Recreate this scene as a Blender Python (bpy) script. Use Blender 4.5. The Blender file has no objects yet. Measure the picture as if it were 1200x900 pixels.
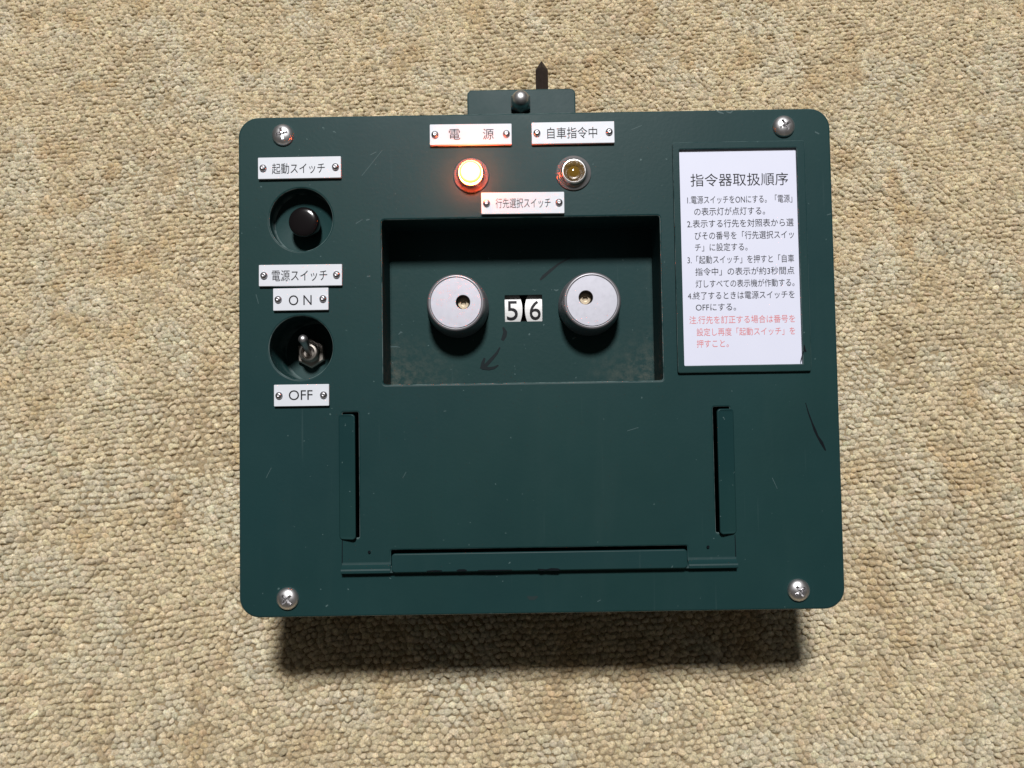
import bpy, bmesh, math, random
import numpy as np
from mathutils import Matrix, Vector
random.seed(7)
rng = np.random.default_rng(11)
scene = bpy.context.scene
col = scene.collection

# ------------------------------------------------------------------ camera, light, exposure
TILT = math.radians(18.0)          # the console's face leans towards the viewer (wedge body)
DEPTH = 0.058                      # face above the carpet at the body's front foot
FOOT = 0.062                       # foot of the body below the face centre
ROOT = Matrix.Translation((0, 0, -0.0004)) @ Matrix.Rotation(TILT, 4, 'X')
FACE = ROOT @ Matrix.Translation((0, FOOT, DEPTH))          # frame of the front face (x right, y up, z out)
PR = np.array([[0.99986903, -0.01599469, -0.00246736],
               [0.01608332, 0.99900951, 0.04148895],
               [0.00180131, -0.0415232, 0.99913592]])
PT = np.array([0.00795469, 0.00734993, -0.25671659])
FPX = 979.0
pose = Matrix.Identity(4)
for i in range(3):
    for j in range(3):
        pose[i][j] = PR[i, j]
    pose[i][3] = PT[i]
cam_d = bpy.data.cameras.new('camera')
cam = bpy.data.objects.new('camera', cam_d)
col.objects.link(cam)
cam.matrix_world = FACE @ pose.inverted()
cam_d.sensor_width = 36.0
cam_d.lens = FPX / 1200 * 36
cam_d.clip_start = 0.01
cam_d.clip_end = 20
scene.camera = cam

world = bpy.data.worlds.new('World')
scene.world = world
world.use_nodes = True
bg = world.node_tree.nodes['Background']
bg.inputs[0].default_value = (1.0, 0.93, 0.85, 1)
bg.inputs[1].default_value = 0.072

lamp_d = bpy.data.lights.new('room_lamp', 'AREA')
lamp_d.shape = 'DISK'
lamp_d.size = 0.21
lamp_d.energy = 34
lamp_d.color = (1.0, 0.985, 0.975)
lamp = bpy.data.objects.new('room_lamp', lamp_d)
col.objects.link(lamp)
lp = FACE @ Vector((-0.01, 0.85, 1.24))
lamp.location = lp
lamp.rotation_euler = (FACE.translation - lp).to_track_quat('-Z', 'Y').to_euler()

scene.view_settings.view_transform = 'Standard'
scene.view_settings.look = 'None'
scene.view_settings.exposure = 0
scene.view_settings.gamma = 1
scene.render.engine = 'CYCLES'


def at(px, py, z=0.0):
    """pixel of the photograph -> point of the console at height z over its face (face frame)"""
    d = PR.T @ np.array([(px - 600) / FPX, -(py - 450) / FPX, -1.0])
    o = -PR.T @ PT
    return Vector(o + (z - o[2]) / d[2] * d)


# ------------------------------------------------------------------ materials
def mat(name, base, rough=0.5, metal=0.0, spec=0.5, coat=0.0):
    m = bpy.data.materials.new(name)
    m.use_nodes = True
    b = m.node_tree.nodes['Principled BSDF']
    b.inputs['Base Color'].default_value = (*base, 1)
    b.inputs['Roughness'].default_value = rough
    b.inputs['Metallic'].default_value = metal
    b.inputs['Specular IOR Level'].default_value = spec
    b.inputs['Coat Weight'].default_value = coat
    return m, m.node_tree.nodes, m.node_tree.links, b


def noise(nd, lk, scale, detail=4, rough=0.55, coord=None, dist=0.0):
    n = nd.new('ShaderNodeTexNoise')
    n.inputs['Scale'].default_value = scale
    n.inputs['Detail'].default_value = detail
    n.inputs['Roughness'].default_value = rough
    n.inputs['Distortion'].default_value = dist
    lk.new(coord, n.inputs['Vector'])
    return n.outputs['Fac']


def ramp(nd, lk, fac, stops):
    r = nd.new('ShaderNodeValToRGB')
    e = r.color_ramp.elements
    while len(e) < len(stops):
        e.new(0.5)
    for k, (p, c) in enumerate(stops):
        e[k].position = p
        e[k].color = (*c, 1) if len(c) == 3 else c
    lk.new(fac, r.inputs[0])
    return r.outputs[0]


def mix(nd, lk, fac, a, b, mode='MIX'):
    n = nd.new('ShaderNodeMix')
    n.data_type = 'RGBA'
    n.blend_type = mode
    for sock, v in ((n.inputs[0], fac), (n.inputs[6], a), (n.inputs[7], b)):
        if hasattr(v, 'is_linked'):
            lk.new(v, sock)
        elif isinstance(v, tuple):
            sock.default_value = (*v, 1)
        else:
            sock.default_value = v
    return n.outputs[2]


def bump(nd, lk, bsdf, h, dist, strength=1.0):
    n = nd.new('ShaderNodeBump')
    n.inputs['Distance'].default_value = dist
    n.inputs['Strength'].default_value = strength
    lk.new(h, n.inputs['Height'])
    lk.new(n.outputs[0], bsdf.inputs['Normal'])


def coords(nd):
    return nd.new('ShaderNodeTexCoord').outputs['Object']


def paint_material(name, dirt=False, worn_glint=True):
    m, nd, lk, b = mat(name, (0.008, 0.032, 0.035), 0.42, 0, 0.13)
    co = coords(nd)
    big = noise(nd, lk, 22, 5, 0.6, co)
    c = mix(nd, lk, big, (0.0062, 0.0255, 0.028), (0.0112, 0.039, 0.0405))
    drift = noise(nd, lk, 9, 3, 0.5, co)
    c = mix(nd, lk, ramp(nd, lk, drift, [(0.40, (0, 0, 0)), (0.62, (0.55, 0.55, 0.55))]), c, mix(nd, lk, big, (0.0075, 0.0265, 0.0250), (0.0115, 0.0385, 0.0360)))
    smear = nd.new('ShaderNodeMapping')
    smear.inputs['Scale'].default_value = (75, 9, 75)
    smear.inputs['Rotation'].default_value = (0, 0, 0.12)
    lk.new(co, smear.inputs['Vector'])
    sm_ = noise(nd, lk, 1.0, 4, 0.6, smear.outputs[0])
    c = mix(nd, lk, ramp(nd, lk, sm_, [(0.55, (0, 0, 0)), (0.78, (0.28, 0.28, 0.28))]), c, (0.018, 0.043, 0.042))
    # rubbed edges, with the highlight along the turned metal painted in as paler colour
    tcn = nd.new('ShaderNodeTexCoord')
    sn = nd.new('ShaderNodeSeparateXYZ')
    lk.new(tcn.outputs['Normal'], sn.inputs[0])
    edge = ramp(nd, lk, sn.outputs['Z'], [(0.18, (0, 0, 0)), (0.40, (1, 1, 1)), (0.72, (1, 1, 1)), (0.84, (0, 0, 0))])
    wear_glint = ramp(nd, lk, noise(nd, lk, 130, 5, 0.7, co), [(0.36, (0, 0, 0)), (0.56, (1, 1, 1))])
    ew = mix(nd, lk, 1.0, edge, wear_glint, 'MULTIPLY')
    if worn_glint:
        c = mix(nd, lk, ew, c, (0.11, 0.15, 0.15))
    # small pale nicks and dust specks
    sp = noise(nd, lk, 620, 2, 0.5, co)
    spm = ramp(nd, lk, sp, [(0.735, (0, 0, 0)), (0.765, (1, 1, 1))])
    c = mix(nd, lk, spm, c, (0.06, 0.10, 0.10))
    # rubbed streaks
    mp = nd.new('ShaderNodeMapping')
    mp.inputs['Rotation'].default_value = (0, 0, 0.7)
    mp.inputs['Scale'].default_value = (900, 22, 900)
    lk.new(co, mp.inputs['Vector'])
    st = nd.new('ShaderNodeTexNoise')
    st.inputs['Scale'].default_value = 1.0
    st.inputs['Detail'].default_value = 2
    lk.new(mp.outputs[0], st.inputs['Vector'])
    stm = ramp(nd, lk, st.outputs['Fac'], [(0.70, (0, 0, 0)), (0.80, (0.35, 0.35, 0.35))])
    c = mix(nd, lk, stm, c, (0.035, 0.065, 0.066))
    if dirt:
        # dust and grime collected in the lower corners of the recess
        sep = nd.new('ShaderNodeSeparateXYZ')
        lk.new(co, sep.inputs[0])

        def math_(op, a, bb=0.0):
            n = nd.new('ShaderNodeMath')
            n.operation = op
            for s, v in ((n.inputs[0], a), (n.inputs[1], bb)):
                if hasattr(v, 'is_linked'):
                    lk.new(v, s)
                else:
                    s.default_value = v
            return n.outputs[0]
        ax = math_('ABSOLUTE', sep.outputs['X'])
        fx = nd.new('ShaderNodeMapRange')
        fx.inputs[1].default_value = 0.018
        fx.inputs[2].default_value = 0.043
        lk.new(ax, fx.inputs[0])
        fy = nd.new('ShaderNodeMapRange')
        fy.inputs[1].default_value = -0.007
        fy.inputs[2].default_value = -0.026
        lk.new(sep.outputs['Y'], fy.inputs[0])
        k = math_('MULTIPLY', fx.outputs[0], fy.outputs[0])
        k = math_('ADD', k, math_('MULTIPLY', math_('POWER', fx.outputs[0], 4.0), 0.10))
        nz = noise(nd, lk, 420, 6, 0.75, co)
        k = math_('MULTIPLY', k, ramp(nd, lk, nz, [(0.42, (0, 0, 0)), (0.66, (1, 1, 1))]))
        c = mix(nd, lk, math_('MULTIPLY', k, 0.62), c, (0.105, 0.105, 0.085))
    lk.new(c, b.inputs['Base Color'])
    rg = noise(nd, lk, 55, 5, 0.65, co)
    mr = nd.new('ShaderNodeMapRange')
    mr.inputs[3].default_value = 0.36 if not dirt else 0.5
    mr.inputs[4].default_value = 0.54 if not dirt else 0.65
    lk.new(rg, mr.inputs[0])
    lk.new(mr.outputs[0], b.inputs['Roughness'])
    op = noise(nd, lk, 900, 3, 0.5, co)
    bump(nd, lk, b, op, 0.00006 if not dirt else 0.00012, 0.35)
    return m


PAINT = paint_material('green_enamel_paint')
PAINT_LIP = paint_material('green_enamel_paint_clean', worn_glint=False)
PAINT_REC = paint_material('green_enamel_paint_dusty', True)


def metal_material(name, base, rough, var=0.12, metal=1.0):
    m, nd, lk, b = mat(name, base, rough, metal)
    co = coords(nd)
    n = noise(nd, lk, 500, 4, 0.6, co)
    c = mix(nd, lk, n, tuple(x * (1 - var) for x in base), tuple(min(1, x * (1 + var)) for x in base))
    lk.new(c, b.inputs['Base Color'])
    mr = nd.new('ShaderNodeMapRange')
    mr.inputs[3].default_value = rough * 0.8
    mr.inputs[4].default_value = rough * 1.25
    lk.new(n, mr.inputs[0])
    lk.new(mr.outputs[0], b.inputs['Roughness'])
    return m


STEEL = metal_material('zinc_screw_steel', (0.62, 0.61, 0.62), 0.40)
RIVETM = metal_material('grey_rivet_steel', (0.36, 0.35, 0.37), 0.36)
CHROME = metal_material('bright_chrome', (0.80, 0.79, 0.80), 0.30, 0.04)
DULL = metal_material('dull_nickel', (0.34, 0.31, 0.28), 0.42, 0.2)
DARKSTEEL = metal_material('dark_rusty_steel', (0.050, 0.036, 0.032), 0.45, 0.35, 0.6)
BRASSY = metal_material('aged_set_screw', (0.36, 0.30, 0.22), 0.4, 0.3)
KNOB = metal_material('satin_aluminium', (0.42, 0.42, 0.475), 0.42, 0.05, 0.35)
KNOBSIDE = metal_material('grey_knob_side', (0.20, 0.195, 0.21), 0.38, 0.06, 0.5)

LABEL, nd, lk, b = mat('white_engraved_plastic', (0.5, 0.5, 0.55), 0.42, 0, 0.3)
co = coords(nd)
lk.new(mix(nd, lk, noise(nd, lk, 240, 4, 0.6, co), (0.54, 0.56, 0.605), (0.59, 0.61, 0.655)), b.inputs['Base Color'])
CARD, nd, lk, b = mat('white_card_paper', (0.6, 0.6, 0.65), 0.5, 0, 0.2)
co = coords(nd)
lk.new(mix(nd, lk, noise(nd, lk, 70, 4, 0.6, co), (0.565, 0.58, 0.69), (0.595, 0.61, 0.72)), b.inputs['Base Color'])
INK = mat('black_print', (0.02, 0.02, 0.023), 0.6, 0, 0.1)[0]
REDINK = mat('faded_red_print', (0.60, 0.20, 0.21), 0.6, 0, 0.1)[0]
MARKER = mat('black_marker_ink', (0.004, 0.006, 0.008), 0.5, 0, 0.08)[0]
PEN = mat('faded_felt_pen_ink', (0.007, 0.012, 0.014), 0.5, 0, 0.1)[0]
BLACK = mat('black_button_plastic', (0.005, 0.004, 0.0045), 0.16, 0, 0.35)[0]
DARK = mat('dark_gap', (0.004, 0.004, 0.004), 0.8)[0]
NICK = mat('bare_metal_nick', (0.045, 0.080, 0.082), 0.5, 0, 0.2)[0]
RUST = mat('rust_spot', (0.017, 0.030, 0.031), 0.6, 0, 0.1)[0]
DRUM = mat('white_digit_drum', (0.66, 0.66, 0.66), 0.45)[0]
AMBER, nd, lk, b = mat('amber_lens', (0.17, 0.095, 0.014), 0.08, 0, 0.6)
b.inputs['Transmission Weight'].default_value = 0.25
LIT, nd, lk, b = mat('lit_amber_lens', (0.9, 0.5, 0.15), 0.2)
sep = nd.new('ShaderNodeSeparateXYZ')                         # the filament glows through the middle of the lens
lk.new(coords(nd), sep.inputs[0])
mr = nd.new('ShaderNodeMapRange')
mr.inputs[1].default_value = 0.0036
mr.inputs[2].default_value = 0.0056
lk.new(sep.outputs['Z'], mr.inputs[0])
# the coloured wall of the lens glows deep orange, its crown shows the hot filament
lk.new(ramp(nd, lk, mr.outputs[0], [(0.0, (1.0, 0.085, 0.016)), (0.22, (1.0, 0.085, 0.016)), (0.30, (1.0, 0.70, 0.07)), (0.55, (1.0, 0.80, 0.10)), (0.8, (1.0, 0.93, 0.70))]), b.inputs['Emission Color'])
st = ramp(nd, lk, mr.outputs[0], [(0.0, (1, 1, 1)), (0.22, (1, 1, 1)), (0.30, (0.006, 0.006, 0.006)), (0.55, (0.006, 0.006, 0.006)), (0.85, (0.02, 0.02, 0.02))])
ml = nd.new('ShaderNodeMath')
ml.operation = 'MULTIPLY'
lk.new(st, ml.inputs[0])
ml.inputs[1].default_value = 270.0
lk.new(ml.outputs[0], b.inputs['Emission Strength'])
BEZEL = mat('grey_bezel', (0.18, 0.178, 0.182), 0.28, 0.35)[0]

# ------------------------------------------------------------------ helpers
root = bpy.data.objects.new('control_box', None)
col.objects.link(root)
root.empty_display_size = 0.05
root.matrix_world = ROOT
root['label'] = 'dark green metal control box with two silver knobs and a glowing amber lamp on carpet'
root['category'] = 'control box'
OFF = Matrix.Translation((0, FOOT, DEPTH))


def obj(name, me, mats, parent=None, loc=(0, 0, 0), rz=0.0, label=None, smooth=None):
    """one mesh object under the console; loc is in the frame of the front face"""
    if isinstance(me, bmesh.types.BMesh):
        m = bpy.data.meshes.new(name)
        me.to_mesh(m)
        me.free()
        me = m
    me.name = name
    if not isinstance(mats, (list, tuple)):
        mats = [mats]
    if not me.materials:
        for x in mats:
            me.materials.append(x)
    o = bpy.data.objects.new(name, me)
    col.objects.link(o)
    o.parent = parent or root
    if parent is None:
        o.matrix_basis = OFF @ Matrix.Translation(Vector(loc)) @ Matrix.Rotation(rz, 4, 'Z')
    else:
        o.matrix_basis = Matrix.Translation(Vector(loc)) @ Matrix.Rotation(rz, 4, 'Z')
    if label:
        o['label'] = label
    if smooth is not None:
        me.polygons.foreach_set('use_smooth', [True] * len(me.polygons))
        try:
            me.set_sharp_from_angle(angle=math.radians(smooth))
        except Exception:
            pass
    return o


def rrect(x0, y0, x1, y1, r, n=8, rev=False):
    pts = []
    for cx, cy, a0 in ((x1 - r, y1 - r, 0), (x0 + r, y1 - r, 90), (x0 + r, y0 + r, 180), (x1 - r, y0 + r, 270)):
        for k in range(n + 1):
            a = math.radians(a0 + 90 * k / n)
            pts.append((cx + r * math.cos(a), cy + r * math.sin(a)))
    return pts[::-1] if rev else pts


def circle(cx, cy, r, n=64):
    return [(cx + r * math.cos(2 * math.pi * k / n), cy + r * math.sin(2 * math.pi * k / n)) for k in range(n)]


def sheet(loops, z0, z1, bev=0.0, res=3):
    """flat plate with holes between z0 and z1, edges rounded by bev; returns a mesh"""
    cu = bpy.data.curves.new('tmp', 'CURVE')
    cu.dimensions = '2D'
    cu.fill_mode = 'BOTH'
    cu.extrude = (z1 - z0) / 2 - bev
    cu.bevel_depth = bev
    cu.bevel_resolution = res
    cu.offset = -bev
    for lp_ in loops:
        s = cu.splines.new('POLY')
        s.points.add(len(lp_) - 1)
        for k, (x, y) in enumerate(lp_):
            s.points[k].co = (x, y, 0, 1)
        s.use_cyclic_u = True
    o = bpy.data.objects.new('tmp', cu)
    col.objects.link(o)
    dg = bpy.context.evaluated_depsgraph_get()
    me = bpy.data.meshes.new_from_object(o.evaluated_get(dg))
    bpy.data.objects.remove(o)
    bpy.data.curves.remove(cu)
    me.transform(Matrix.Translation((0, 0, (z0 + z1) / 2)))
    me.materials.clear()
    return me


def lathe(prof, n=48, bm=None, center=(0, 0), cap0=False, cap1=True, mi=0):
    """profile of (r, z) turned about z"""
    bm = bm or bmesh.new()
    rings = []
    for r, z in prof:
        if r < 1e-9:
            rings.append([bm.verts.new((center[0], center[1], z))])
        else:
            rings.append([bm.verts.new((center[0] + r * math.cos(2 * math.pi * k / n),
                                        center[1] + r * math.sin(2 * math.pi * k / n), z)) for k in range(n)])
    for a, b_ in zip(rings, rings[1:]):
        for k in range(n):
            k2 = (k + 1) % n
            if len(a) == 1 and len(b_) == 1:
                continue
            if len(a) == 1:
                f = bm.faces.new((a[0], b_[k2], b_[k]))
            elif len(b_) == 1:
                f = bm.faces.new((a[k], a[k2], b_[0]))
            else:
                f = bm.faces.new((a[k], a[k2], b_[k2], b_[k]))
            f.material_index = mi
    if cap0 and len(rings[0]) > 1:
        bm.faces.new(rings[0][::-1]).material_index = mi
    if cap1 and len(rings[-1]) > 1:
        bm.faces.new(rings[-1]).material_index = mi
    return bm


def box(bm, x0, y0, z0, x1, y1, z1, mi=0):
    v = [bm.verts.new(p) for p in ((x0, y0, z0), (x1, y0, z0), (x1, y1, z0), (x0, y1, z0),
                                   (x0, y0, z1), (x1, y0, z1), (x1, y1, z1), (x0, y1, z1))]
    for q in ((3, 2, 1, 0), (4, 5, 6, 7), (0, 1, 5, 4), (1, 2, 6, 5), (2, 3, 7, 6), (3, 0, 4, 7)):
        bm.faces.new([v[k] for k in q]).material_index = mi
    return v


def strip(bm, pts, z, mi):
    """thin flat mark along pts [(x, y, width)]"""
    L, Rr = [], []
    for k, (x, y, w) in enumerate(pts):
        a = pts[max(0, k - 1)]
        c = pts[min(len(pts) - 1, k + 1)]
        d = Vector((c[0] - a[0], c[1] - a[1]))
        d.normalize()
        nx, ny = -d.y * w / 2, d.x * w / 2
        L.append(bm.verts.new((x + nx, y + ny, z)))
        Rr.append(bm.verts.new((x - nx, y - ny, z)))
    for k in range(len(pts) - 1):
        f = bm.faces.new((L[k], Rr[k], Rr[k + 1], L[k + 1]))
        f.material_index = mi
        f.normal_update()
        if f.normal.z < 0:
            f.normal_flip()


PXM = 0.2567 / FPX                  # metres per pixel near the face


def pxstrip(bm, pts, z, mi, zz=None, n=1):
    """pts in photo pixels (x, y, width px)"""
    out = []
    for x, y, w in pts:
        p = at(x, y, z if zz is None else zz)
        out.append((p.x, p.y, w * PXM))
    strip(bm, out, z, mi)


def text_mesh(body):
    cu = bpy.data.curves.new('tmp', 'FONT')
    cu.body = body
    cu.size = 1.0
    cu.resolution_u = 4
    o = bpy.data.objects.new('tmp', cu)
    col.objects.link(o)
    dg = bpy.context.evaluated_depsgraph_get()
    me = bpy.data.meshes.new_from_object(o.evaluated_get(dg))
    bpy.data.objects.remove(o)
    bpy.data.curves.remove(cu)
    me.materials.clear()
    v = np.zeros(len(me.vertices) * 3)
    me.vertices.foreach_get('co', v)
    v = v.reshape(-1, 3)
    return me, v


REF = text_mesh('電')[1]
CJK_LO, CJK_HI = REF[:, 1].min(), REF[:, 1].max()


def add_text(bm, body, x0, x1, ytop, ybot, z, latin=False):
    """set body between two photo columns, ink between two photo rows (for a full-height character)"""
    me, v = text_mesh(body)
    ym = (ytop + ybot) / 2
    a, c = at(x0, ym, z), at(x1, ym, z)
    mid = at((x0 + x1) / 2, ybot, z)
    top = at((x0 + x1) / 2, ytop, z)
    lo, hi = (v[:, 1].min(), v[:, 1].max()) if latin else (CJK_LO, CJK_HI)
    sx = (c.x - a.x) / (v[:, 0].max() - v[:, 0].min())
    sy = (top.y - mid.y) / (hi - lo)
    w = np.stack([a.x + (v[:, 0] - v[:, 0].min()) * sx, mid.y + (v[:, 1] - lo) * sy, np.full(len(v), z)], 1)
    me.vertices.foreach_set('co', w.ravel())
    bm.from_mesh(me)
    bpy.data.meshes.remove(me)


def recenter(o):
    """move the object's origin to the middle of its mesh"""
    c = sum((Vector(v.co) for v in o.data.vertices), Vector()) / max(1, len(o.data.vertices))
    o.data.transform(Matrix.Translation(-c))
    o.matrix_basis = o.matrix_basis @ Matrix.Translation(c)


# ------------------------------------------------------------------ carpet: every loop of the pile is modelled
def value_noise(x, y, cell, seed):
    r = np.random.default_rng(seed)
    g = r.random((256, 256))
    u, v = x / cell + 77.3, y / cell + 51.7
    i, j = np.floor(u).astype(int), np.floor(v).astype(int)
    fu, fv = u - i, v - j
    fu, fv = fu * fu * (3 - 2 * fu), fv * fv * (3 - 2 * fv)
    i0, i1, j0, j1 = i % 256, (i + 1) % 256, j % 256, (j + 1) % 256
    return (g[i0, j0] * (1 - fu) * (1 - fv) + g[i1, j0] * fu * (1 - fv)
            + g[i0, j1] * (1 - fu) * fv + g[i1, j1] * fu * fv)


def build_carpet():
    dx, dy = 0.00246, 0.00202
    X0, X1, Y0, Y1 = -0.37, 0.37, -0.20, 0.46
    nx, ny = int((X1 - X0) / dx), int((Y1 - Y0) / dy)
    gi, gj = np.meshgrid(np.arange(nx), np.arange(ny), indexing='ij')
    gi, gj = gi.ravel(), gj.ravel()
    N = len(gi)
    x = X0 + (gi + 0.5 * (gj % 2)) * dx
    y = Y0 + gj * dy
    # the rows wander: slow warps, then every loop jitters on its own
    wx = (value_noise(x, y, 0.045, 1) - .5) * 0.010 + (value_noise(x, y, 0.012, 2) - .5) * 0.0018
    wy = (value_noise(x, y, 0.060, 3) - .5) * 0.009 + (value_noise(x, y, 0.012, 4) - .5) * 0.0018
    x = x + wx + rng.normal(0, 0.00027, N)
    y = y + wy + 0.10 * x + rng.normal(0, 0.00023, N)
    keep = ~((np.abs(x) < 0.080) & (y > 0.006) & (y < 0.115))     # none under the box, where it presses the pile flat
    x, y, gj = x[keep], y[keep], gj[keep]
    N = len(x)
    z = -0.00150 + rng.normal(0, 0.00017, N) + (value_noise(x, y, 0.009, 5) - .5) * 0.0006
    a = 0.00157 * (1 + rng.normal(0, 0.14, N))
    b_ = 0.00125 * (1 + rng.normal(0, 0.14, N))
    c = 0.00150 * (1 + rng.normal(0, 0.12, N))
    rot_ = rng.normal(0, 0.35, N) + (value_noise(x, y, 0.02, 6) - .5) * 1.2
    lx, ly = rng.normal(0, 0.00040, N), rng.normal(-0.0001, 0.00036, N)
    seg = 12
    th = [math.radians(t) for t in (28, 55, 82, 118)]
    ang = np.arange(seg) * 2 * math.pi / seg
    unit = [(0, 0, 1.0)]
    for t in th:
        for q in ang:
            unit.append((math.sin(t) * math.cos(q), math.sin(t) * math.sin(q), math.cos(t)))
    unit = np.array(unit)
    K = len(unit)
    jit = 1 + rng.normal(0, 0.10, (N, K))
    # two or three twisted plies per loop
    ph = rng.random(N)[:, None] * 6.283
    pa = np.arctan2(unit[:, 1], unit[:, 0])[None]
    pz = np.arccos(np.clip(unit[:, 2], -1, 1))[None]
    jit = jit + 0.15 * np.sin(3 * pa + 2.6 * pz + ph) * np.sin(np.clip(pz, 0, 1.57))
    prof_ = np.where(unit[:, 2] > 0, 0.80 + 0.20 * (1 - unit[:, 2]), 1.0)[None]      # narrow tops
    jit = jit * prof_
    ux = unit[None, :, 0] * a[:, None] * jit
    uy = unit[None, :, 1] * b_[:, None] * jit
    uz = unit[None, :, 2] * c[:, None] * (1 + rng.normal(0, 0.05, (N, K)))
    cr, sr = np.cos(rot_)[:, None], np.sin(rot_)[:, None]
    lean = np.clip(unit[None, :, 2], 0, 1)
    vx = x[:, None] + ux * cr - uy * sr + lx[:, None] * lean
    vy = y[:, None] + ux * sr + uy * cr + ly[:, None] * lean
    vz = z[:, None] + uz
    V = np.stack([vx, vy, vz], 2).reshape(-1, 3)
    quads = []
    for r in range(len(th) - 1):
        for k in range(seg):
            k2 = (k + 1) % seg
            A = 1 + r * seg
            quads.append((A + k, A + seg + k, A + seg + k2, A + k2))
    tris = [(0, 1 + k, 1 + (k + 1) % seg) for k in range(seg)]
    base = (np.arange(N) * K)[:, None, None]
    Q = (np.array(quads)[None] + base).reshape(-1)
    T = (np.array(tris)[None] + base).reshape(-1)
    nv = len(V)
    # backing sheet under the pile and on beyond it
    bk = np.array([(X0, Y0, -0.00135), (X1, Y0, -0.00135), (X1, Y1, -0.00135), (X0, Y1, -0.00135),
                   (-1.6, -1.4, -0.0006), (1.6, -1.4, -0.0006), (1.6, 1.6, -0.0006), (-1.6, 1.6, -0.0006)])
    bq = np.array([(0, 1, 2, 3), (4, 5, 1, 0), (5, 6, 2, 1), (6, 7, 3, 2), (7, 4, 0, 3)]) + nv
    V = np.concatenate([V, bk])
    loops = np.concatenate([T, Q, bq.reshape(-1)])
    nt, nq = len(T) // 3, len(Q) // 4 + len(bq)
    sizes = np.concatenate([np.full(nt, 3), np.full(nq, 4)])
    starts = np.concatenate([[0], np.cumsum(sizes)[:-1]])
    me = bpy.data.meshes.new('carpet')
    me.vertices.add(len(V))
    me.vertices.foreach_set('co', V.astype(np.float32).ravel())
    me.loops.add(len(loops))
    me.loops.foreach_set('vertex_index', loops.astype(np.int32))
    me.polygons.add(len(sizes))
    me.polygons.foreach_set('loop_start', starts.astype(np.int32))
    me.polygons.foreach_set('use_smooth', np.ones(len(sizes), bool))
    me.update(calc_edges=True)
    # yarn colours: space-dyed beige, greyish and tan runs
    n1 = value_noise(x * 1.0 + y * .35, y, 0.016, 21)
    n2 = value_noise(x, y, 0.016, 22) * .5 + value_noise(x, y, 0.007, 23) * .5
    n3 = value_noise(x, y * 0.45, 0.0065, 24)
    beige = np.array([0.590, 0.500, 0.338])
    grey = np.array([0.592, 0.533, 0.395])
    tan = np.array([0.515, 0.400, 0.238])
    wg = np.clip((n1 - 0.52) * 4, 0, 1)[:, None]
    wt = np.clip((n2 * .6 + n3 * .4 - 0.55) * 5, 0, 1)[:, None]
    C = beige * (1 - wg) + grey * wg
    C = C * (1 - wt) + tan * wt
    C = C * 1.08 * (1 + rng.normal(0, 0.12, N))[:, None] * (1 + rng.normal(0, 0.015, (N, 3)))
    C = np.clip(C, 0.02, 0.9)
    A = np.ones((len(V), 4), np.float32)
    A[:nv, :3] = np.repeat(C, K, axis=0)
    A[nv:nv + 4, :3] = (0.36, 0.28, 0.17)
    A[nv + 4:, :3] = (0.44, 0.37, 0.25)
    at_ = me.color_attributes.new('yarn', 'FLOAT_COLOR', 'POINT')
    at_.data.foreach_set('color', A.ravel())
    m, nd, lk, b = mat('loop_pile_yarn', (0.5, 0.43, 0.3), 0.9, 0, 0.15)
    va = nd.new('ShaderNodeVertexColor')
    va.layer_name = 'yarn'
    co = coords(nd)
    fib = noise(nd, lk, 1500, 3, 0.6, co, 0.6)
    mm = nd.new('ShaderNodeMix')
    mm.data_type = 'RGBA'
    mm.blend_type = 'MULTIPLY'
    mm.inputs[0].default_value = 1.0
    lk.new(va.outputs[0], mm.inputs[6])
    lk.new(ramp(nd, lk, fib, [(0.32, (0.52, 0.48, 0.42)), (0.68, (1.15, 1.15, 1.15))]), mm.inputs[7])
    lk.new(mm.outputs[2], b.inputs['Base Color'])
    b.inputs['Sheen Weight'].default_value = 0.5
    b.inputs['Sheen Roughness'].default_value = 0.6
    b.inputs['Sheen Tint'].default_value = (0.95, 0.85, 0.65, 1)
    b.inputs['Subsurface Weight'].default_value = 0.35
    b.inputs['Subsurface Radius'].default_value = (1.0, 0.75, 0.45)
    b.inputs['Subsurface Scale'].default_value = 0.0012
    bump(nd, lk, b, noise(nd, lk, 1150, 4, 0.65, co, 1.2), 0.0006, 1.0)
    me.materials.append(m)
    o = bpy.data.objects.new('carpet', me)
    col.objects.link(o)
    o['kind'] = 'structure'
    o['label'] = 'beige loop pile carpet under the green control box'
    o['category'] = 'carpet'
    return o


build_carpet()

# ------------------------------------------------------------------ housing behind the face
W, H = 0.184, 0.15417
RD = 0.0174                         # depth of the knob recess
tt = math.tan(TILT)


def build_body():
    bm = bmesh.new()
    x0, x1, y0, y1 = -0.0862, 0.0862, -0.062, 0.0655
    zf = -0.0022
    back = lambda y: -DEPTH - (y + FOOT) * tt
    f = [bm.verts.new(p) for p in ((x0, y0, zf), (x1, y0, zf), (x1, y1, zf), (x0, y1, zf))]
    r = [bm.verts.new(p) for p in ((x0, y0, back(y0)), (x1, y0, back(y0)), (x1, y1, back(y1)), (x0, y1, back(y1)))]
    for k in range(4):
        bm.faces.new((f[k], r[k], r[(k + 1) % 4], f[(k + 1) % 4]))
    bm.faces.new(r[::-1])
    bmesh.ops.recalc_face_normals(bm, faces=bm.faces)
    bmesh.ops.bevel(bm, geom=[e for e in bm.edges if len(e.link_faces) == 2], offset=0.0025, segments=3, affect='EDGES')
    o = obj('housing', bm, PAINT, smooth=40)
    s = o.modifiers.new('thickness', 'SOLIDIFY')
    s.thickness = 0.0016
    s.offset = 0
    return o


build_body()

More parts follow.
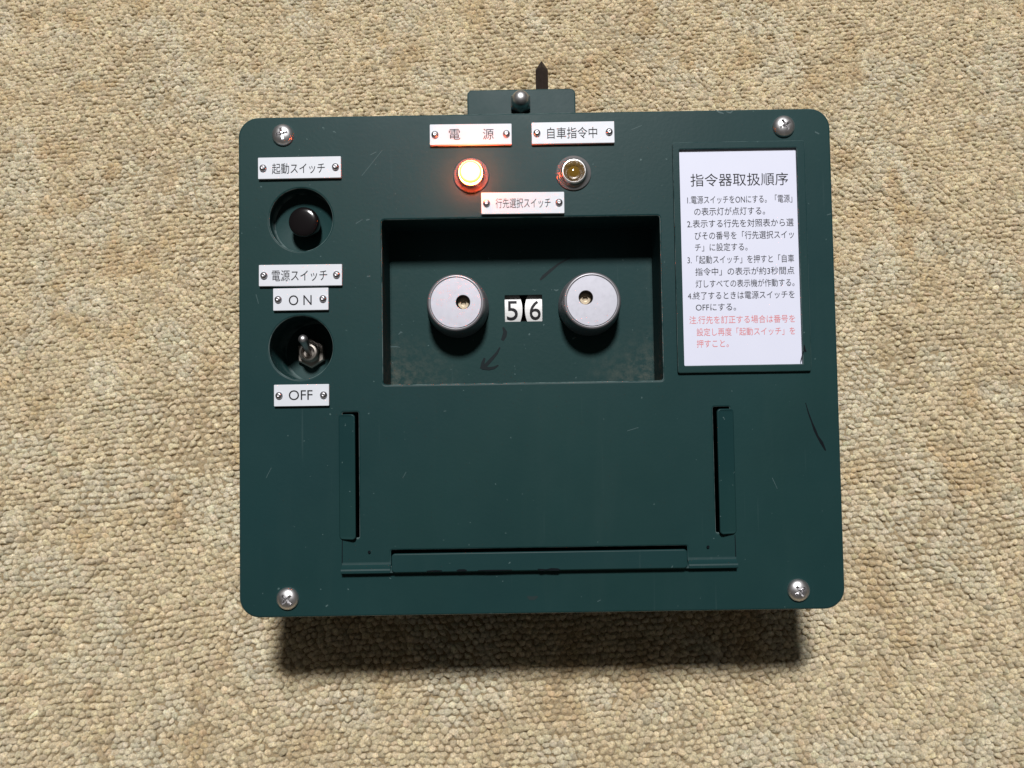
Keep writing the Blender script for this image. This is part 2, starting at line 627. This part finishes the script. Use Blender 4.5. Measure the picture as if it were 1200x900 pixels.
# ------------------------------------------------------------------ face plate with its openings
c_start = at(352.5, 257.5)
c_tog = at(352.5, 407.5)
R_HOLE = 37.3 * PXM
rec = (at(448.5, 400).x, at(600, 448.5).y, at(776.5, 400).x, at(600, 255.5).y)
lipL = (at(397, 560).x, at(407, 632).y, at(417.5, 560).x, at(407, 485.5).y)
lipR = (at(840.5, 550).x, at(850, 625.5).y, at(861.5, 550).x, at(850, 479).y)
lipB = (at(460, 656).x, at(632, 667).y, at(804, 656).x, at(632, 645).y)
g = 3.0 * PXM
slots = [rrect(lipL[0] + .0012, lipL[1] + .0004, lipL[2] + g, lipL[3] + g * .7, 0.0004, 3),
         rrect(lipR[0] - g, lipR[1] + .0004, lipR[2] - .0012, lipR[3] + g * .7, 0.0004, 3),
         rrect(lipB[0] - g * .6, lipB[1] + .0014, lipB[2] + g * .6, lipB[3] + g * .85, 0.0004, 3)]
holes = [circle(c_start.x, c_start.y, R_HOLE), circle(c_tog.x, c_tog.y, R_HOLE), rrect(*rec, 0.0009, 4)] + slots
me = sheet([rrect(-W / 2, -H / 2, W / 2, H / 2, 0.0062, 10)] + holes, -0.0022, 0.0, 0.00060, 4)
bm = bmesh.new()
bm.from_mesh(me)
bpy.data.meshes.remove(me)
E = 0.00004
# the black scuff at the right edge, chips along the top edge and the ledge, pale nicks, a rust spot
pxstrip(bm, [(944, 472, .7), (947.5, 484, 1.5), (951.5, 495, 1.7), (955, 504, 3.0), (958, 511, 2.4), (963, 519, 3.6), (967.5, 528, 1.6)], E, 1)
for q in ([(838, 128.6, 1), (843, 131.5, 2.2), (848, 133, 1.2)], [(851, 131, 1), (856, 132.2, 2), (859, 129.5, 1)]):
    pxstrip(bm, q, E, 2)
for q in ([(434, 181.5, .8), (441, 178, .8)], [(424, 206, .6), (448, 176, .6)], [(417, 262, 1), (425, 257, .5)], [(429, 258, 1.4), (433, 257, 1.4)],
          [(955, 154.5, 1.6), (960, 157, 1.6)], [(969, 252, 1.0), (974, 250.5, 1.2)], [(430, 324, 1.4), (434, 323.5, 1.4)],
          [(405, 575, 1.2), (408, 575, 1.2)], [(700, 652, .8), (703, 658, .7)],
          [(520, 482, .9), (523, 481.5, .9)], [(735, 505, .7), (748, 501, .7)], [(472, 560, .7), (476, 553, .6)], [(905, 560, .8), (911, 573, .5)],
          [(300, 345, .8), (303, 356, .6)], [(312, 560, .7), (318, 548, .6)], [(700, 705, 1.0), (704, 703, .8)], [(740, 152, .7), (752, 147, .7)]):
    pxstrip(bm, q, E, 2)
for q in ([(401.2, 633, .9), (401.0, 652, 1.0), (401, 664, 1.0)], [(861.3, 627, .9), (862, 645, 1.0), (862.4, 658, 1.0)]):
    pxstrip(bm, q, E * .5, 1)
for q in ([(618, 699, 2), (621, 701, 4.5), (626, 701, 4.5), (630, 699, 2)],):
    pxstrip(bm, q, E, 3)
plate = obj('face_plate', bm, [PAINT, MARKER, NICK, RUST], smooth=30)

# knob recess: walls and floor, one pressed tray with the window for the digit wheels
bm = bmesh.new()
cx, cy = (rec[0] + rec[2]) / 2, (rec[1] + rec[3]) / 2
win = [at(591.5, 361, -RD).x - cx, at(613, 376.8, -RD).y - cy, at(635.5, 361, -RD).x - cx, at(613, 345.5, -RD).y - cy]
hx, hy = (rec[2] - rec[0]) / 2 + .00015, (rec[3] - rec[1]) / 2 + .00015
me = sheet([rrect(-hx, -hy, hx, hy, 0.001, 4), rrect(*win, 0.0002, 2)], -RD - .0012, -RD)
bm.from_mesh(me)
bpy.data.meshes.remove(me)
loop = rrect(-hx, -hy, hx, hy, 0.001, 4)
lo = [bm.verts.new((x, y, -RD - .0001)) for x, y in loop]
hi = [bm.verts.new((x, y, -.0009)) for x, y in loop]
for k in range(len(loop)):
    k2 = (k + 1) % len(loop)
    bm.faces.new((lo[k2], lo[k], hi[k], hi[k2]))
zf = -RD + .00005
nb = bmesh.new()
pxstrip(nb, [(452, 406, .8), (458, 406.5, 1.8), (464, 406.3, 1.4), (469, 407, .6)], zf + .00002, 1)
pxstrip(nb, [(467, 392, 1.0), (470, 389, 2.0), (471.5, 390, 1.0)], zf + .00002, 1)
pxstrip(nb, [(649, 339.5, .8), (652, 340.5, 2.0), (654.5, 339.5, 1.2)], zf + .00002, 1)
bmesh.ops.translate(nb, verts=nb.verts, vec=(-cx, -cy, 0))
tmp = bpy.data.meshes.new('tmp')
nb.to_mesh(tmp)
nb.free()
bm.from_mesh(tmp)
bpy.data.meshes.remove(tmp)
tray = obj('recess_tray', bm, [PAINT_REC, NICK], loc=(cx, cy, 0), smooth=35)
# the hand drawn felt pen arrow on the recess floor
bm = bmesh.new()
zf = -RD + .00005
pxstrip(bm, [(589.5, 383.5, 2.2), (592, 389, 5.0), (591, 394, 5.5), (588.5, 399, 3.5)], zf, 0)
pxstrip(bm, [(586, 407, 1.6), (582, 414, 3.2), (576, 421, 4.2), (567.5, 430, 4.6)], zf + .00003, 0)
pxstrip(bm, [(568, 419.5, 2.2), (566, 425, 4.0), (564.5, 432, 4.4)], zf + .00006, 0)
pxstrip(bm, [(564.5, 431, 4.0), (573, 432, 4.0), (579, 431, 3.2), (584, 427.8, 1.4)], zf + .00009, 0)
pxstrip(bm, [(633, 328, 2.0), (637, 324, 4.0), (645, 317, 3.6), (655, 309, 2.2), (668, 302, 1.4)], zf, 0)
recenter(obj('marker_arrow', bm, PEN))

# ------------------------------------------------------------------ digit wheels 5 and 6 behind the window
def digit_wheel(pxa, pxb, gap_side, digit):
    """drum section turning about x, the edge towards its neighbour bulges at the middle"""
    zt = -RD - .0013
    r = 0.0105
    xa, xb = at(pxa, 361, zt).x, at(pxb, 361, zt).x
    yc = at(613, 362.5, zt).y
    x_m = (xa + xb) / 2
    bm = bmesh.new()
    rows = []
    for k in range(25):
        th = math.radians(-66 + 132 * k / 24)
        y = r * math.sin(th)
        z = r * (math.cos(th) - 1)
        bulge = 0.00075 * (y / 0.004) ** 2
        a = xa + (bulge if gap_side < 0 else 0) - x_m
        c = xb - (bulge if gap_side > 0 else 0) - x_m
        rows.append([bm.verts.new((a, y, z)), bm.verts.new((c, y, z))])
    for p, q in zip(rows, rows[1:]):
        bm.faces.new((p[0], p[1], q[1], q[0]))
    h0 = [bm.verts.new((xa - x_m, 0, -r)), bm.verts.new((xb - x_m, 0, -r))]
    bm.faces.new([w[0] for w in rows[::-1]] + [h0[0]]).material_index = 1
    bm.faces.new([w[1] for w in rows] + [h0[1]]).material_index = 1
    bm.faces.new((h0[0], h0[1], rows[0][1], rows[0][0])).material_index = 1
    bm.faces.new((rows[-1][0], rows[-1][1], h0[1], h0[0])).material_index = 1
    w = obj('digit_wheel', bm, [DRUM, DARK], loc=(x_m, yc, zt), label='white wheel showing the digit ' + digit)
    me, v = text_mesh(digit)
    hgt, wid = 22.5 * 0.28e-3, 13.0 * 0.28e-3
    v = v - (v.min(0) + v.max(0)) / 2
    sx, sy = wid / (v[:, 0].max() - v[:, 0].min()), hgt / (v[:, 1].max() - v[:, 1].min())
    X, Y = v[:, 0] * sx + gap_side * -0.0003, v[:, 1] * sy - .0003
    Z = r * (np.cos(np.arcsin(np.clip(Y / r, -1, 1))) - 1) + .00022
    me.vertices.foreach_set('co', np.stack([X, Y, Z], 1).ravel())
    obj('digit', me, INK, w)


digit_wheel(590.5, 612.2, 1, '5')
digit_wheel(615.0, 637, -1, '6')
bm = bmesh.new()
zb = -RD - .012
a, c = at(585, 382, zb), at(642, 340, zb)
box(bm, a.x, a.y, zb - .001, c.x, c.y, zb)
recenter(obj('wheel_backing', bm, DARK))

# ------------------------------------------------------------------ knobs
def make_knob(px, py, sx_, sy_):
    hk = 0.0119
    zt = -RD + hk
    p = at(px, py, zt)
    q = at(sx_, sy_, zt)
    R0, R1 = 0.01005, 0.00905
    ox, oy = q.x - p.x, q.y - p.y
    bm = lathe([(R0 - .0006, 0), (R0, .0004), (R0, .0022), (R0 - .00035, .0030), (R1 + .00045, hk - .0032), (R1 + .00012, hk - .0010),
                (R1, hk - .0006), (R1 - .0002, hk - .00022), (R1 - .00055, hk), (R1 - .00085, hk - .00006), (R1 - .00095, hk - .00035),
                (R1 - .00102, hk - .00035)], 96, cap1=False)
    k = obj('control_knob', bm, KNOBSIDE, loc=(p.x, p.y, -RD), smooth=50)
    rh = 0.00225
    me = sheet([circle(0, 0, R1 - .00106, 96), circle(ox, oy, rh, 40)], hk - .0009, hk - .00004, .00010, 2)
    obj('top_cap', me, KNOB, k, smooth=40)
    bm = lathe([(rh + .00005, hk - .0002), (rh + .00005, hk - .0040), (0, hk - .0040)], 32, cap1=False)
    obj('screw_hole', bm, DULL, k, loc=(ox, oy, 0), smooth=50)
    # hex socket screw at the bottom of the hole
    bm = bmesh.new()
    zs = hk - .0028
    me = sheet([circle(0, 0, .00185, 32), circle(0, 0, .0008, 6)], zs - .0008, zs, .00015, 2)
    bm.from_mesh(me)
    bpy.data.meshes.remove(me)
    lathe([(.0009, zs - .0007), (0, zs - .0007)], 12, bm, cap1=False)
    obj('set_screw', bm, BRASSY, k, loc=(ox, oy, 0), rz=random.random(), smooth=40)
    return k


make_knob(534.2, 354.6, 542.5, 354.0)
make_knob(693.8, 352.3, 686.6, 348.6)

# ------------------------------------------------------------------ round wells of the two switches
def well(c, depth):
    r = R_HOLE + .0001
    bm = lathe([(r, -.0009), (r, -depth + .0006), (r - .0006, -depth), (0, -depth)], 64, cap1=False)
    bmesh.ops.reverse_faces(bm, faces=bm.faces)
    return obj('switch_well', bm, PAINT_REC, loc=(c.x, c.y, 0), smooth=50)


well(c_start, 0.0062)
well(c_tog, 0.0190)
# black push button
z0 = -.0062
p = at(356, 260.2, -.0008)
bm = lathe([(.0040, 0), (.0040, .0014), (.0044, .0017), (.00462, .0030), (.00468, .0052), (.00460, .0057), (.00435, .0061), (.0039, .0063), (.0030, .00642), (.0016, .0065), (0, .00652)], 48)
obj('push_button', bm, BLACK, loc=(p.x, p.y, z0), smooth=50)
# toggle switch: hex nut, threaded bushing, bat lever thrown towards ON
tz = -.0190
p = at(364.3, 413.6, tz + .002)
bm = lathe([(.0050, 0), (.0050, .0017), (.0045, .0022), (.0030, .0022)], 6, cap1=False)
bmesh.ops.rotate(bm, verts=bm.verts, cent=(0, 0, 0), matrix=Matrix.Rotation(math.radians(32), 3, 'Z'))
nut = obj('toggle_switch', bm, DULL, loc=(p.x, p.y, tz), label='metal toggle switch thrown up to ON')
prof = [(.00305, 0)]
for k in range(9):
    prof += [(.00305, .0022 + k * .0004), (.00285, .0024 + k * .0004)]
prof += [(.0028, .0060), (.0022, .0062), (.0020, .0058), (.0018, .0040), (0, .0038)]
obj('bushing', lathe(prof, 32, cap1=False), DULL, nut, smooth=35)
tip = at(354.6, 396.4, -.0060) - Vector((p.x, p.y, tz))
bse = Vector((0, 0, .0045))
d = tip - bse
L = d.length
prof = [(.0009, -.001), (.0009, .0005), (.00105, L * .3), (.0013, L * .7), (.00150, L * .92)]
for k in range(1, 7):
    a = math.pi / 2 * k / 6
    prof.append((.0015 * math.cos(a), L * .92 + .0015 * math.sin(a)))
bm = lathe(prof, 24, cap1=False)
bmesh.ops.transform(bm, matrix=Matrix.Translation(bse) @ d.to_track_quat('Z', 'Y').to_matrix().to_4x4(), verts=bm.verts)
obj('lever', bm, STEEL, nut, smooth=50)

# ------------------------------------------------------------------ indicator lamps
def lamp_unit(px, py, lit):
    p = at(px, py, .001)
    bm = lathe([(.00545, 0), (.00545, .0004), (.0052, .0006), (.0047, .00085), (.00405, .0017), (.0039, .0022)], 64, cap1=False)
    o = obj('indicator_lamp', bm, [BEZEL], loc=(p.x, p.y, 0), smooth=60,
            label='indicator lamp glowing orange' if lit else 'unlit amber indicator lamp')
    obj('bezel_ring', lathe([(.00395, .0019), (.00388, .0024), (.00368, .0027), (.0034, .0027), (.0032, .0023), (.0028, .0013), (.0024, .0006), (.0019, .0002)], 64, cap1=False), CHROME, o, smooth=60)
    if lit:
        bm = lathe([(.0033, .0008), (.0036, .0026), (.0036, .0040), (.0034, .0044), (.0029, .0048), (.0021, .0052), (.0013, .0054), (.0006, .0055), (0, .00555)], 32)
    else:
        bm = lathe([(.0021, .0001), (.0021, .0008), (.0019, .0013), (.0014, .0017), (.0007, .0019), (0, .00195)], 32)
    obj('lens', bm, LIT if lit else AMBER, o, smooth=60)


lamp_unit(552.0, 205.0, True)
lamp_unit(672.3, 202.0, False)

# ------------------------------------------------------------------ corner screws
def screw_mesh():
    R0 = .0034
    prof = [(R0, -.0002), (R0, .0003), (R0 * .97, .0007), (R0 * .86, .0012), (R0 * .68, .00165), (R0 * .45, .00195), (R0 * .2, .0021), (0, .00215)]
    bm = lathe(prof, 48, cap0=True, cap1=False)
    m0 = bpy.data.meshes.new('tmp')
    bm.to_mesh(m0)
    bm.free()
    o = bpy.data.objects.new('tmp', m0)
    col.objects.link(o)
    bc = bmesh.new()
    for a in (0, 1):
        v = box(bc, -.0025, -.00046, .0006, .0025, .00046, .004)
        for w in v:
            if w.co.z < .001:
                w.co.x *= .6
                w.co.y *= .8
        if a:
            bmesh.ops.rotate(bc, verts=v, cent=(0, 0, 0), matrix=Matrix.Rotation(math.pi / 2, 3, 'Z'))
    lathe([(.0006, .0002), (.0011, .0040)], 12, bc, cap0=True)
    m1 = bpy.data.meshes.new('tmp')
    bc.to_mesh(m1)
    bc.free()
    cut = bpy.data.objects.new('tmp', m1)
    col.objects.link(cut)
    md = o.modifiers.new('b', 'BOOLEAN')
    md.operation = 'DIFFERENCE'
    md.solver = 'EXACT'
    md.use_self = True
    md.object = cut
    dg = bpy.context.evaluated_depsgraph_get()
    me = bpy.data.meshes.new_from_object(o.evaluated_get(dg))
    bpy.data.objects.remove(o)
    bpy.data.objects.remove(cut)
    me.materials.clear()
    return me


sm = screw_mesh()
for px, py, rz in ((331, 157.5, .2), (919, 147.5, .55), (336.5, 702, .75), (936.5, 692, .62)):
    p = at(px, py, .0008)
    obj('corner_screw', sm, STEEL, loc=(p.x, p.y, 0), rz=rz, smooth=35)

# ------------------------------------------------------------------ riveted name plates
RIVET = None


def rivet_mesh():
    bm = lathe([(.00112, 0), (.00112, .00022), (.00104, .0005), (.00085, .00075), (.00055, .00092), (.00030, .00098), (.00022, .0009), (0, .00088)], 24)
    m = bpy.data.meshes.new('rivet')
    bm.to_mesh(m)
    bm.free()
    return m


rv = rivet_mesh()


def name_plate(x0, y0, x1, y1, texts, ins=6.2, latin=False):
    """corner pixels of the plate, then (words, x0, x1, ytop, ybot)"""
    th = .0011
    ym, xm = (y0 + y1) / 2, (x0 + x1) / 2
    a, c = at(x0, ym, th), at(x1, ym, th)
    lo_, hi_ = at(xm, y1, th), at(xm, y0, th)
    cx, cy = (a.x + c.x) / 2, (lo_.y + hi_.y) / 2
    w, h = (c.x - a.x) / 2, (hi_.y - lo_.y) / 2
    me = sheet([rrect(-w, -h, w, h, .00022, 3)], 0.0, th, .00012, 2)
    words = ''.join(t[0] for t in texts).replace(' ', '')
    o = obj('name_plate', me, LABEL, loc=(cx, cy, .00002), smooth=40, label='white riveted name plate reading ' + words, rz=random.uniform(-.006, .006))
    bm = bmesh.new()
    for t in texts:
        add_text(bm, *t, th + .00006, latin=latin)
    bmesh.ops.translate(bm, verts=bm.verts, vec=(-cx, -cy, 0))
    obj('lettering', bm, INK, o)
    for xr in (x0 + ins, x1 - ins):
        q = at(xr, ym, th)
        obj('rivet', rv, RIVETM, o, loc=(q.x - cx, 0, th), smooth=60)


name_plate(302.3, 183.9, 399.5, 209.0, [('起動スイッチ', 318.6, 380.6, 191.6, 203.2)])
name_plate(303.3, 310.0, 400.7, 335.0, [('電源スイッチ', 318.5, 383.5, 316.8, 329.2)])
name_plate(320.0, 337.6, 384.8, 363.6, [('O N', 338.4, 365.2, 345.9, 357.6)], latin=True)
name_plate(321.0, 450.5, 385.5, 475.9, [('OFF', 338.4, 366.2, 457.2, 468.8)], latin=True)
name_plate(503.6, 145.3, 599.6, 169.6, [('電', 526.0, 539.4, 151.4, 163.8), ('源', 565.8, 578.6, 151.2, 163.4)])
name_plate(623.0, 142.8, 720.0, 168.0, [('自車指令中', 641.3, 699.8, 149.6, 162.0)])
name_plate(564.0, 225.2, 661.3, 250.4, [('行先選択スイッチ', 580.8, 645.2, 232.6, 243.6)])

# ------------------------------------------------------------------ instruction card in its frame
bm = bmesh.new()
fo = (at(790.5, 300).x, at(871, 436.3).y, at(945.5, 300).x, at(865, 167).y)
fi = (at(798.2, 300).x, at(868, 427.8).y, at(935.8, 300).x, at(865, 175.4).y)
cx, cy = (fo[0] + fo[2]) / 2, (fo[1] + fo[3]) / 2
sh = lambda q, d=0: (q[0] - cx - d, q[1] - cy - d, q[2] - cx + d, q[3] - cy + d)
me = sheet([rrect(*sh(fo), .0006, 4), rrect(*sh(fi), .0003, 3)], .00002, .0012, .0003, 3)
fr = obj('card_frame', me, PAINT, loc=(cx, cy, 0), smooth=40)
bm = bmesh.new()
bm.from_mesh(fr.data)
pxs = [(942.3, 404, .8), (942.6, 409, 2.6), (944.2, 412.5, 2.2)]
strip(bm, [(at(x, y, .0012).x - cx, at(x, y, .0012).y - cy, w * PXM) for x, y, w in pxs], .00124, 1)
strip(bm, [(at(x, y, .0012).x - cx, at(x, y, .0012).y - cy, w * PXM) for x, y, w in [(941.8, 411, 1.3), (939.5, 419, .9), (938.8, 424, .5)]], .00123, 1)
bm.to_mesh(fr.data)
bm.free()
fr.data.materials.append(MARKER)
CZ = .00012
me = sheet([rrect(*sh(fi, .0002), .0002, 2)], .00003, CZ)
card = obj('instruction_card', me, CARD, loc=(cx, cy, 0))
LINES = [('指令器取扱順序', 809.2, 923.6, 203.6, 217.6),
         ('1.電源スイッチをONにする。「電源」', 805.4, 928.4, 229.2, 238.0),
         ('の表示灯が点灯する。', 813.6, 896.5, 243.2, 252.0),
         ('2.表示する行先を対照表から選', 805.2, 930.0, 257.2, 266.0),
         ('びその番号を「行先選択スイッ', 814.2, 930.4, 271.2, 280.0),
         ('チ」に設定する。', 814.4, 876.0, 285.3, 294.0),
         ('3.「起動スイッチ」を押すと「自車', 805.6, 930.6, 299.4, 308.2),
         ('指令中」の表示が約3秒間点', 814.8, 930.8, 313.5, 322.1),
         ('灯しすべての表示機が作動する。', 815.2, 931.0, 327.6, 336.2),
         ('4.終了するときは電源スイッチを', 806.0, 931.2, 341.6, 350.2),
         ('OFFにする。', 815.4, 862.5, 355.6, 364.2)]
RED = [('注.行先を訂正する場合は番号を', 807.8, 931.8, 370.0, 378.6),
       ('設定し再度「起動スイッチ」を', 816.4, 931.9, 384.2, 392.8),
       ('押すこと。', 816.5, 854.0, 398.4, 407.0)]
for nm, ls, m in (('lettering', LINES, INK), ('red_lettering', RED, REDINK)):
    bm = bmesh.new()
    for t in ls:
        add_text(bm, *t, CZ + .00005)
    bmesh.ops.translate(bm, verts=bm.verts, vec=(-cx, -cy, 0))
    obj(nm, bm, m, card)

# ------------------------------------------------------------------ slide-in holder: two side lips, bottom ledge and bottom lip
def lip(q, side):
    """raised tab: rooted in the plate on its outer side, free on its inner side"""
    x0, y0, x1, y1 = q
    cx, cy = (x0 + x1) / 2, (y0 + y1) / 2
    hw, hh = (x1 - x0) / 2, (y1 - y0) / 2
    me = sheet([rrect(-hw, -hh, hw, hh, .0011, 5)], .0005, .0017, .00035, 3)
    for v in me.vertices:
        if side == 'B':
            t = min(1, max(0, (v.co.y + hh) / .0024))
            v.co.z += 0.0007
        else:
            u = (v.co.x + hw) if side == 'L' else (hw - v.co.x)
            t = min(1, max(0, u / .0027))
            v.co.z = v.co.z * t + (1 - t) * (v.co.z - .0016)
    return obj('retaining_lip', me, PAINT_LIP, loc=(cx, cy, 0), smooth=40)


lip(lipL, 'L')
lip(lipR, 'R')
ob = lip(lipB, 'B')
bm = bmesh.new()
bm.from_mesh(ob.data)
c = ob.matrix_basis.translation - OFF.translation
for pts in ([(535, 664.9, 1), (538, 664.7, 2.4), (544, 664.6, 2.4), (547, 664.7, 1)], [(630, 663.4, 1), (634, 664.2, 2.4), (640, 664, 1.2), (646, 663.6, 3.0), (654, 663.8, 2.6), (656, 664, 1)],
            [(500, 665.6, 1), (510, 665.4, 2), (518, 665.2, 1)], [(560, 665, 1), (575, 664.8, 1.6), (600, 664.4, 1)]):
    strip(bm, [(at(x, y, .0024).x - c.x, at(x, y + 3.6, .0024).y - c.y, w * PXM) for x, y, w in pts], .00244, 1)
bm.to_mesh(ob.data)
bm.free()
ob.data.materials.append(MARKER)


def ledge():
    xl, xr = at(400.8, 650).x, at(862.5, 645).x
    prof = [(at(632, 640).y, -.00012), (at(632, 655).y, -.00006), (at(632, 658.5).y, .0002), (at(632, 661).y, .0009), (at(632, 664, .002).y, .0019),
            (at(632, 665.8, .002).y, .00215), (at(632, 668.6, .002).y, .0021), (at(632, 669.6, .002).y, .0017), (at(632, 669.8, .0).y, .0001)]
    # left of, right of and below the bottom lip's slot
    cuts = [xl, lipB[0] - g * .6, lipB[2] + g * .6, xr]
    bm = bmesh.new()

    def run(xa, xb, pr):
        A = [bm.verts.new((xa, y, z)) for y, z in pr]
        B = [bm.verts.new((xb, y, z)) for y, z in pr]
        A2 = [bm.verts.new((xa, y, -.0003)) for y, z in pr]
        B2 = [bm.verts.new((xb, y, -.0003)) for y, z in pr]
        for k in range(len(pr) - 1):
            bm.faces.new((A[k], A[k + 1], B[k + 1], B[k]))
            bm.faces.new((A[k], A2[k], A2[k + 1], A[k + 1]))
            bm.faces.new((B[k], B[k + 1], B2[k + 1], B2[k]))
        bm.faces.new((A[0], B[0], B2[0], A2[0]))
    run(cuts[0], cuts[1], prof)
    run(cuts[2], cuts[3], prof)
    yb = [(lipB[1] + .0012, .0009), (at(632, 665.8, .002).y, .00140)] + [(y, z - .0003) for y, z in prof[6:8]] + [prof[8]]
    run(cuts[1], cuts[2], yb)
    o = obj('holder_ledge', bm, PAINT_LIP, smooth=30)
    recenter(o)


ledge()
# two small dents in the face beside the ledge, drawn as dark raised discs
for px, py in ((432.5, 647), (830, 641)):
    p = at(px, py, .0006)
    bm = lathe([(.00045, .0), (.0004, .00012), (0, .0001)], 12)
    obj('dent_disc', bm, MARKER, loc=(p.x, p.y, .00042))

# ------------------------------------------------------------------ rear bracket with acorn nut, and the dark guide pin behind it
bz = -.012
a, c = at(547.5, 121, bz), at(674.5, 121, bz)
yt = at(611, 104.5, bz).y
me = sheet([rrect(a.x, .060, c.x, yt, .0017, 6)], bz - .003, bz, .0004, 3)
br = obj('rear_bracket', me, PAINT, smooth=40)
recenter(br)
bo = br.matrix_basis.translation - OFF.translation
p = at(610, 121.5, bz)
hexh = .0030
bm = lathe([(.0036, 0), (.0036, hexh - .0010), (.0029, hexh)], 6, cap1=True)
bmesh.ops.rotate(bm, verts=bm.verts, cent=(0, 0, 0), matrix=Matrix.Rotation(math.radians(30), 3, 'Z'))
prof = [(.0029, hexh - .0001), (.0028, hexh + .0008)]
for k in range(1, 9):
    q = math.pi / 2 * k / 8
    prof.append((.0028 * math.cos(q), hexh + .0008 + .0028 * math.sin(q)))
lathe(prof, 32, bm, cap1=False)
obj('acorn_nut', bm, STEEL, br, loc=(p.x - bo.x, p.y - bo.y, bz - bo.z), smooth=30)
pz = -.024
a, c = at(627.3, 95, pz), at(642.7, 95, pz)
xm, hw = (a.x + c.x) / 2, (c.x - a.x) / 2
ysh, ytip = at(635, 82, pz).y, at(635, 70.5, pz).y
bm = bmesh.new()
rings = []
for y, s in ((.060, 1), (ysh, 1)):
    rings.append([bm.verts.new(q) for q in ((xm - hw * s, y, pz), (xm, y, pz + hw * s), (xm + hw * s, y, pz), (xm, y, pz - hw * s))])
tipv = bm.verts.new((xm, ytip, pz))
for k in range(4):
    k2 = (k + 1) % 4
    bm.faces.new((rings[0][k], rings[0][k2], rings[1][k2], rings[1][k]))
    bm.faces.new((rings[1][k], rings[1][k2], tipv))
bm.faces.new(rings[0])
bmesh.ops.recalc_face_normals(bm, faces=bm.faces)
bmesh.ops.bevel(bm, geom=bm.edges[:], offset=.00018, segments=2, affect='EDGES')
recenter(obj('guide_pin', bm, DARKSTEEL))
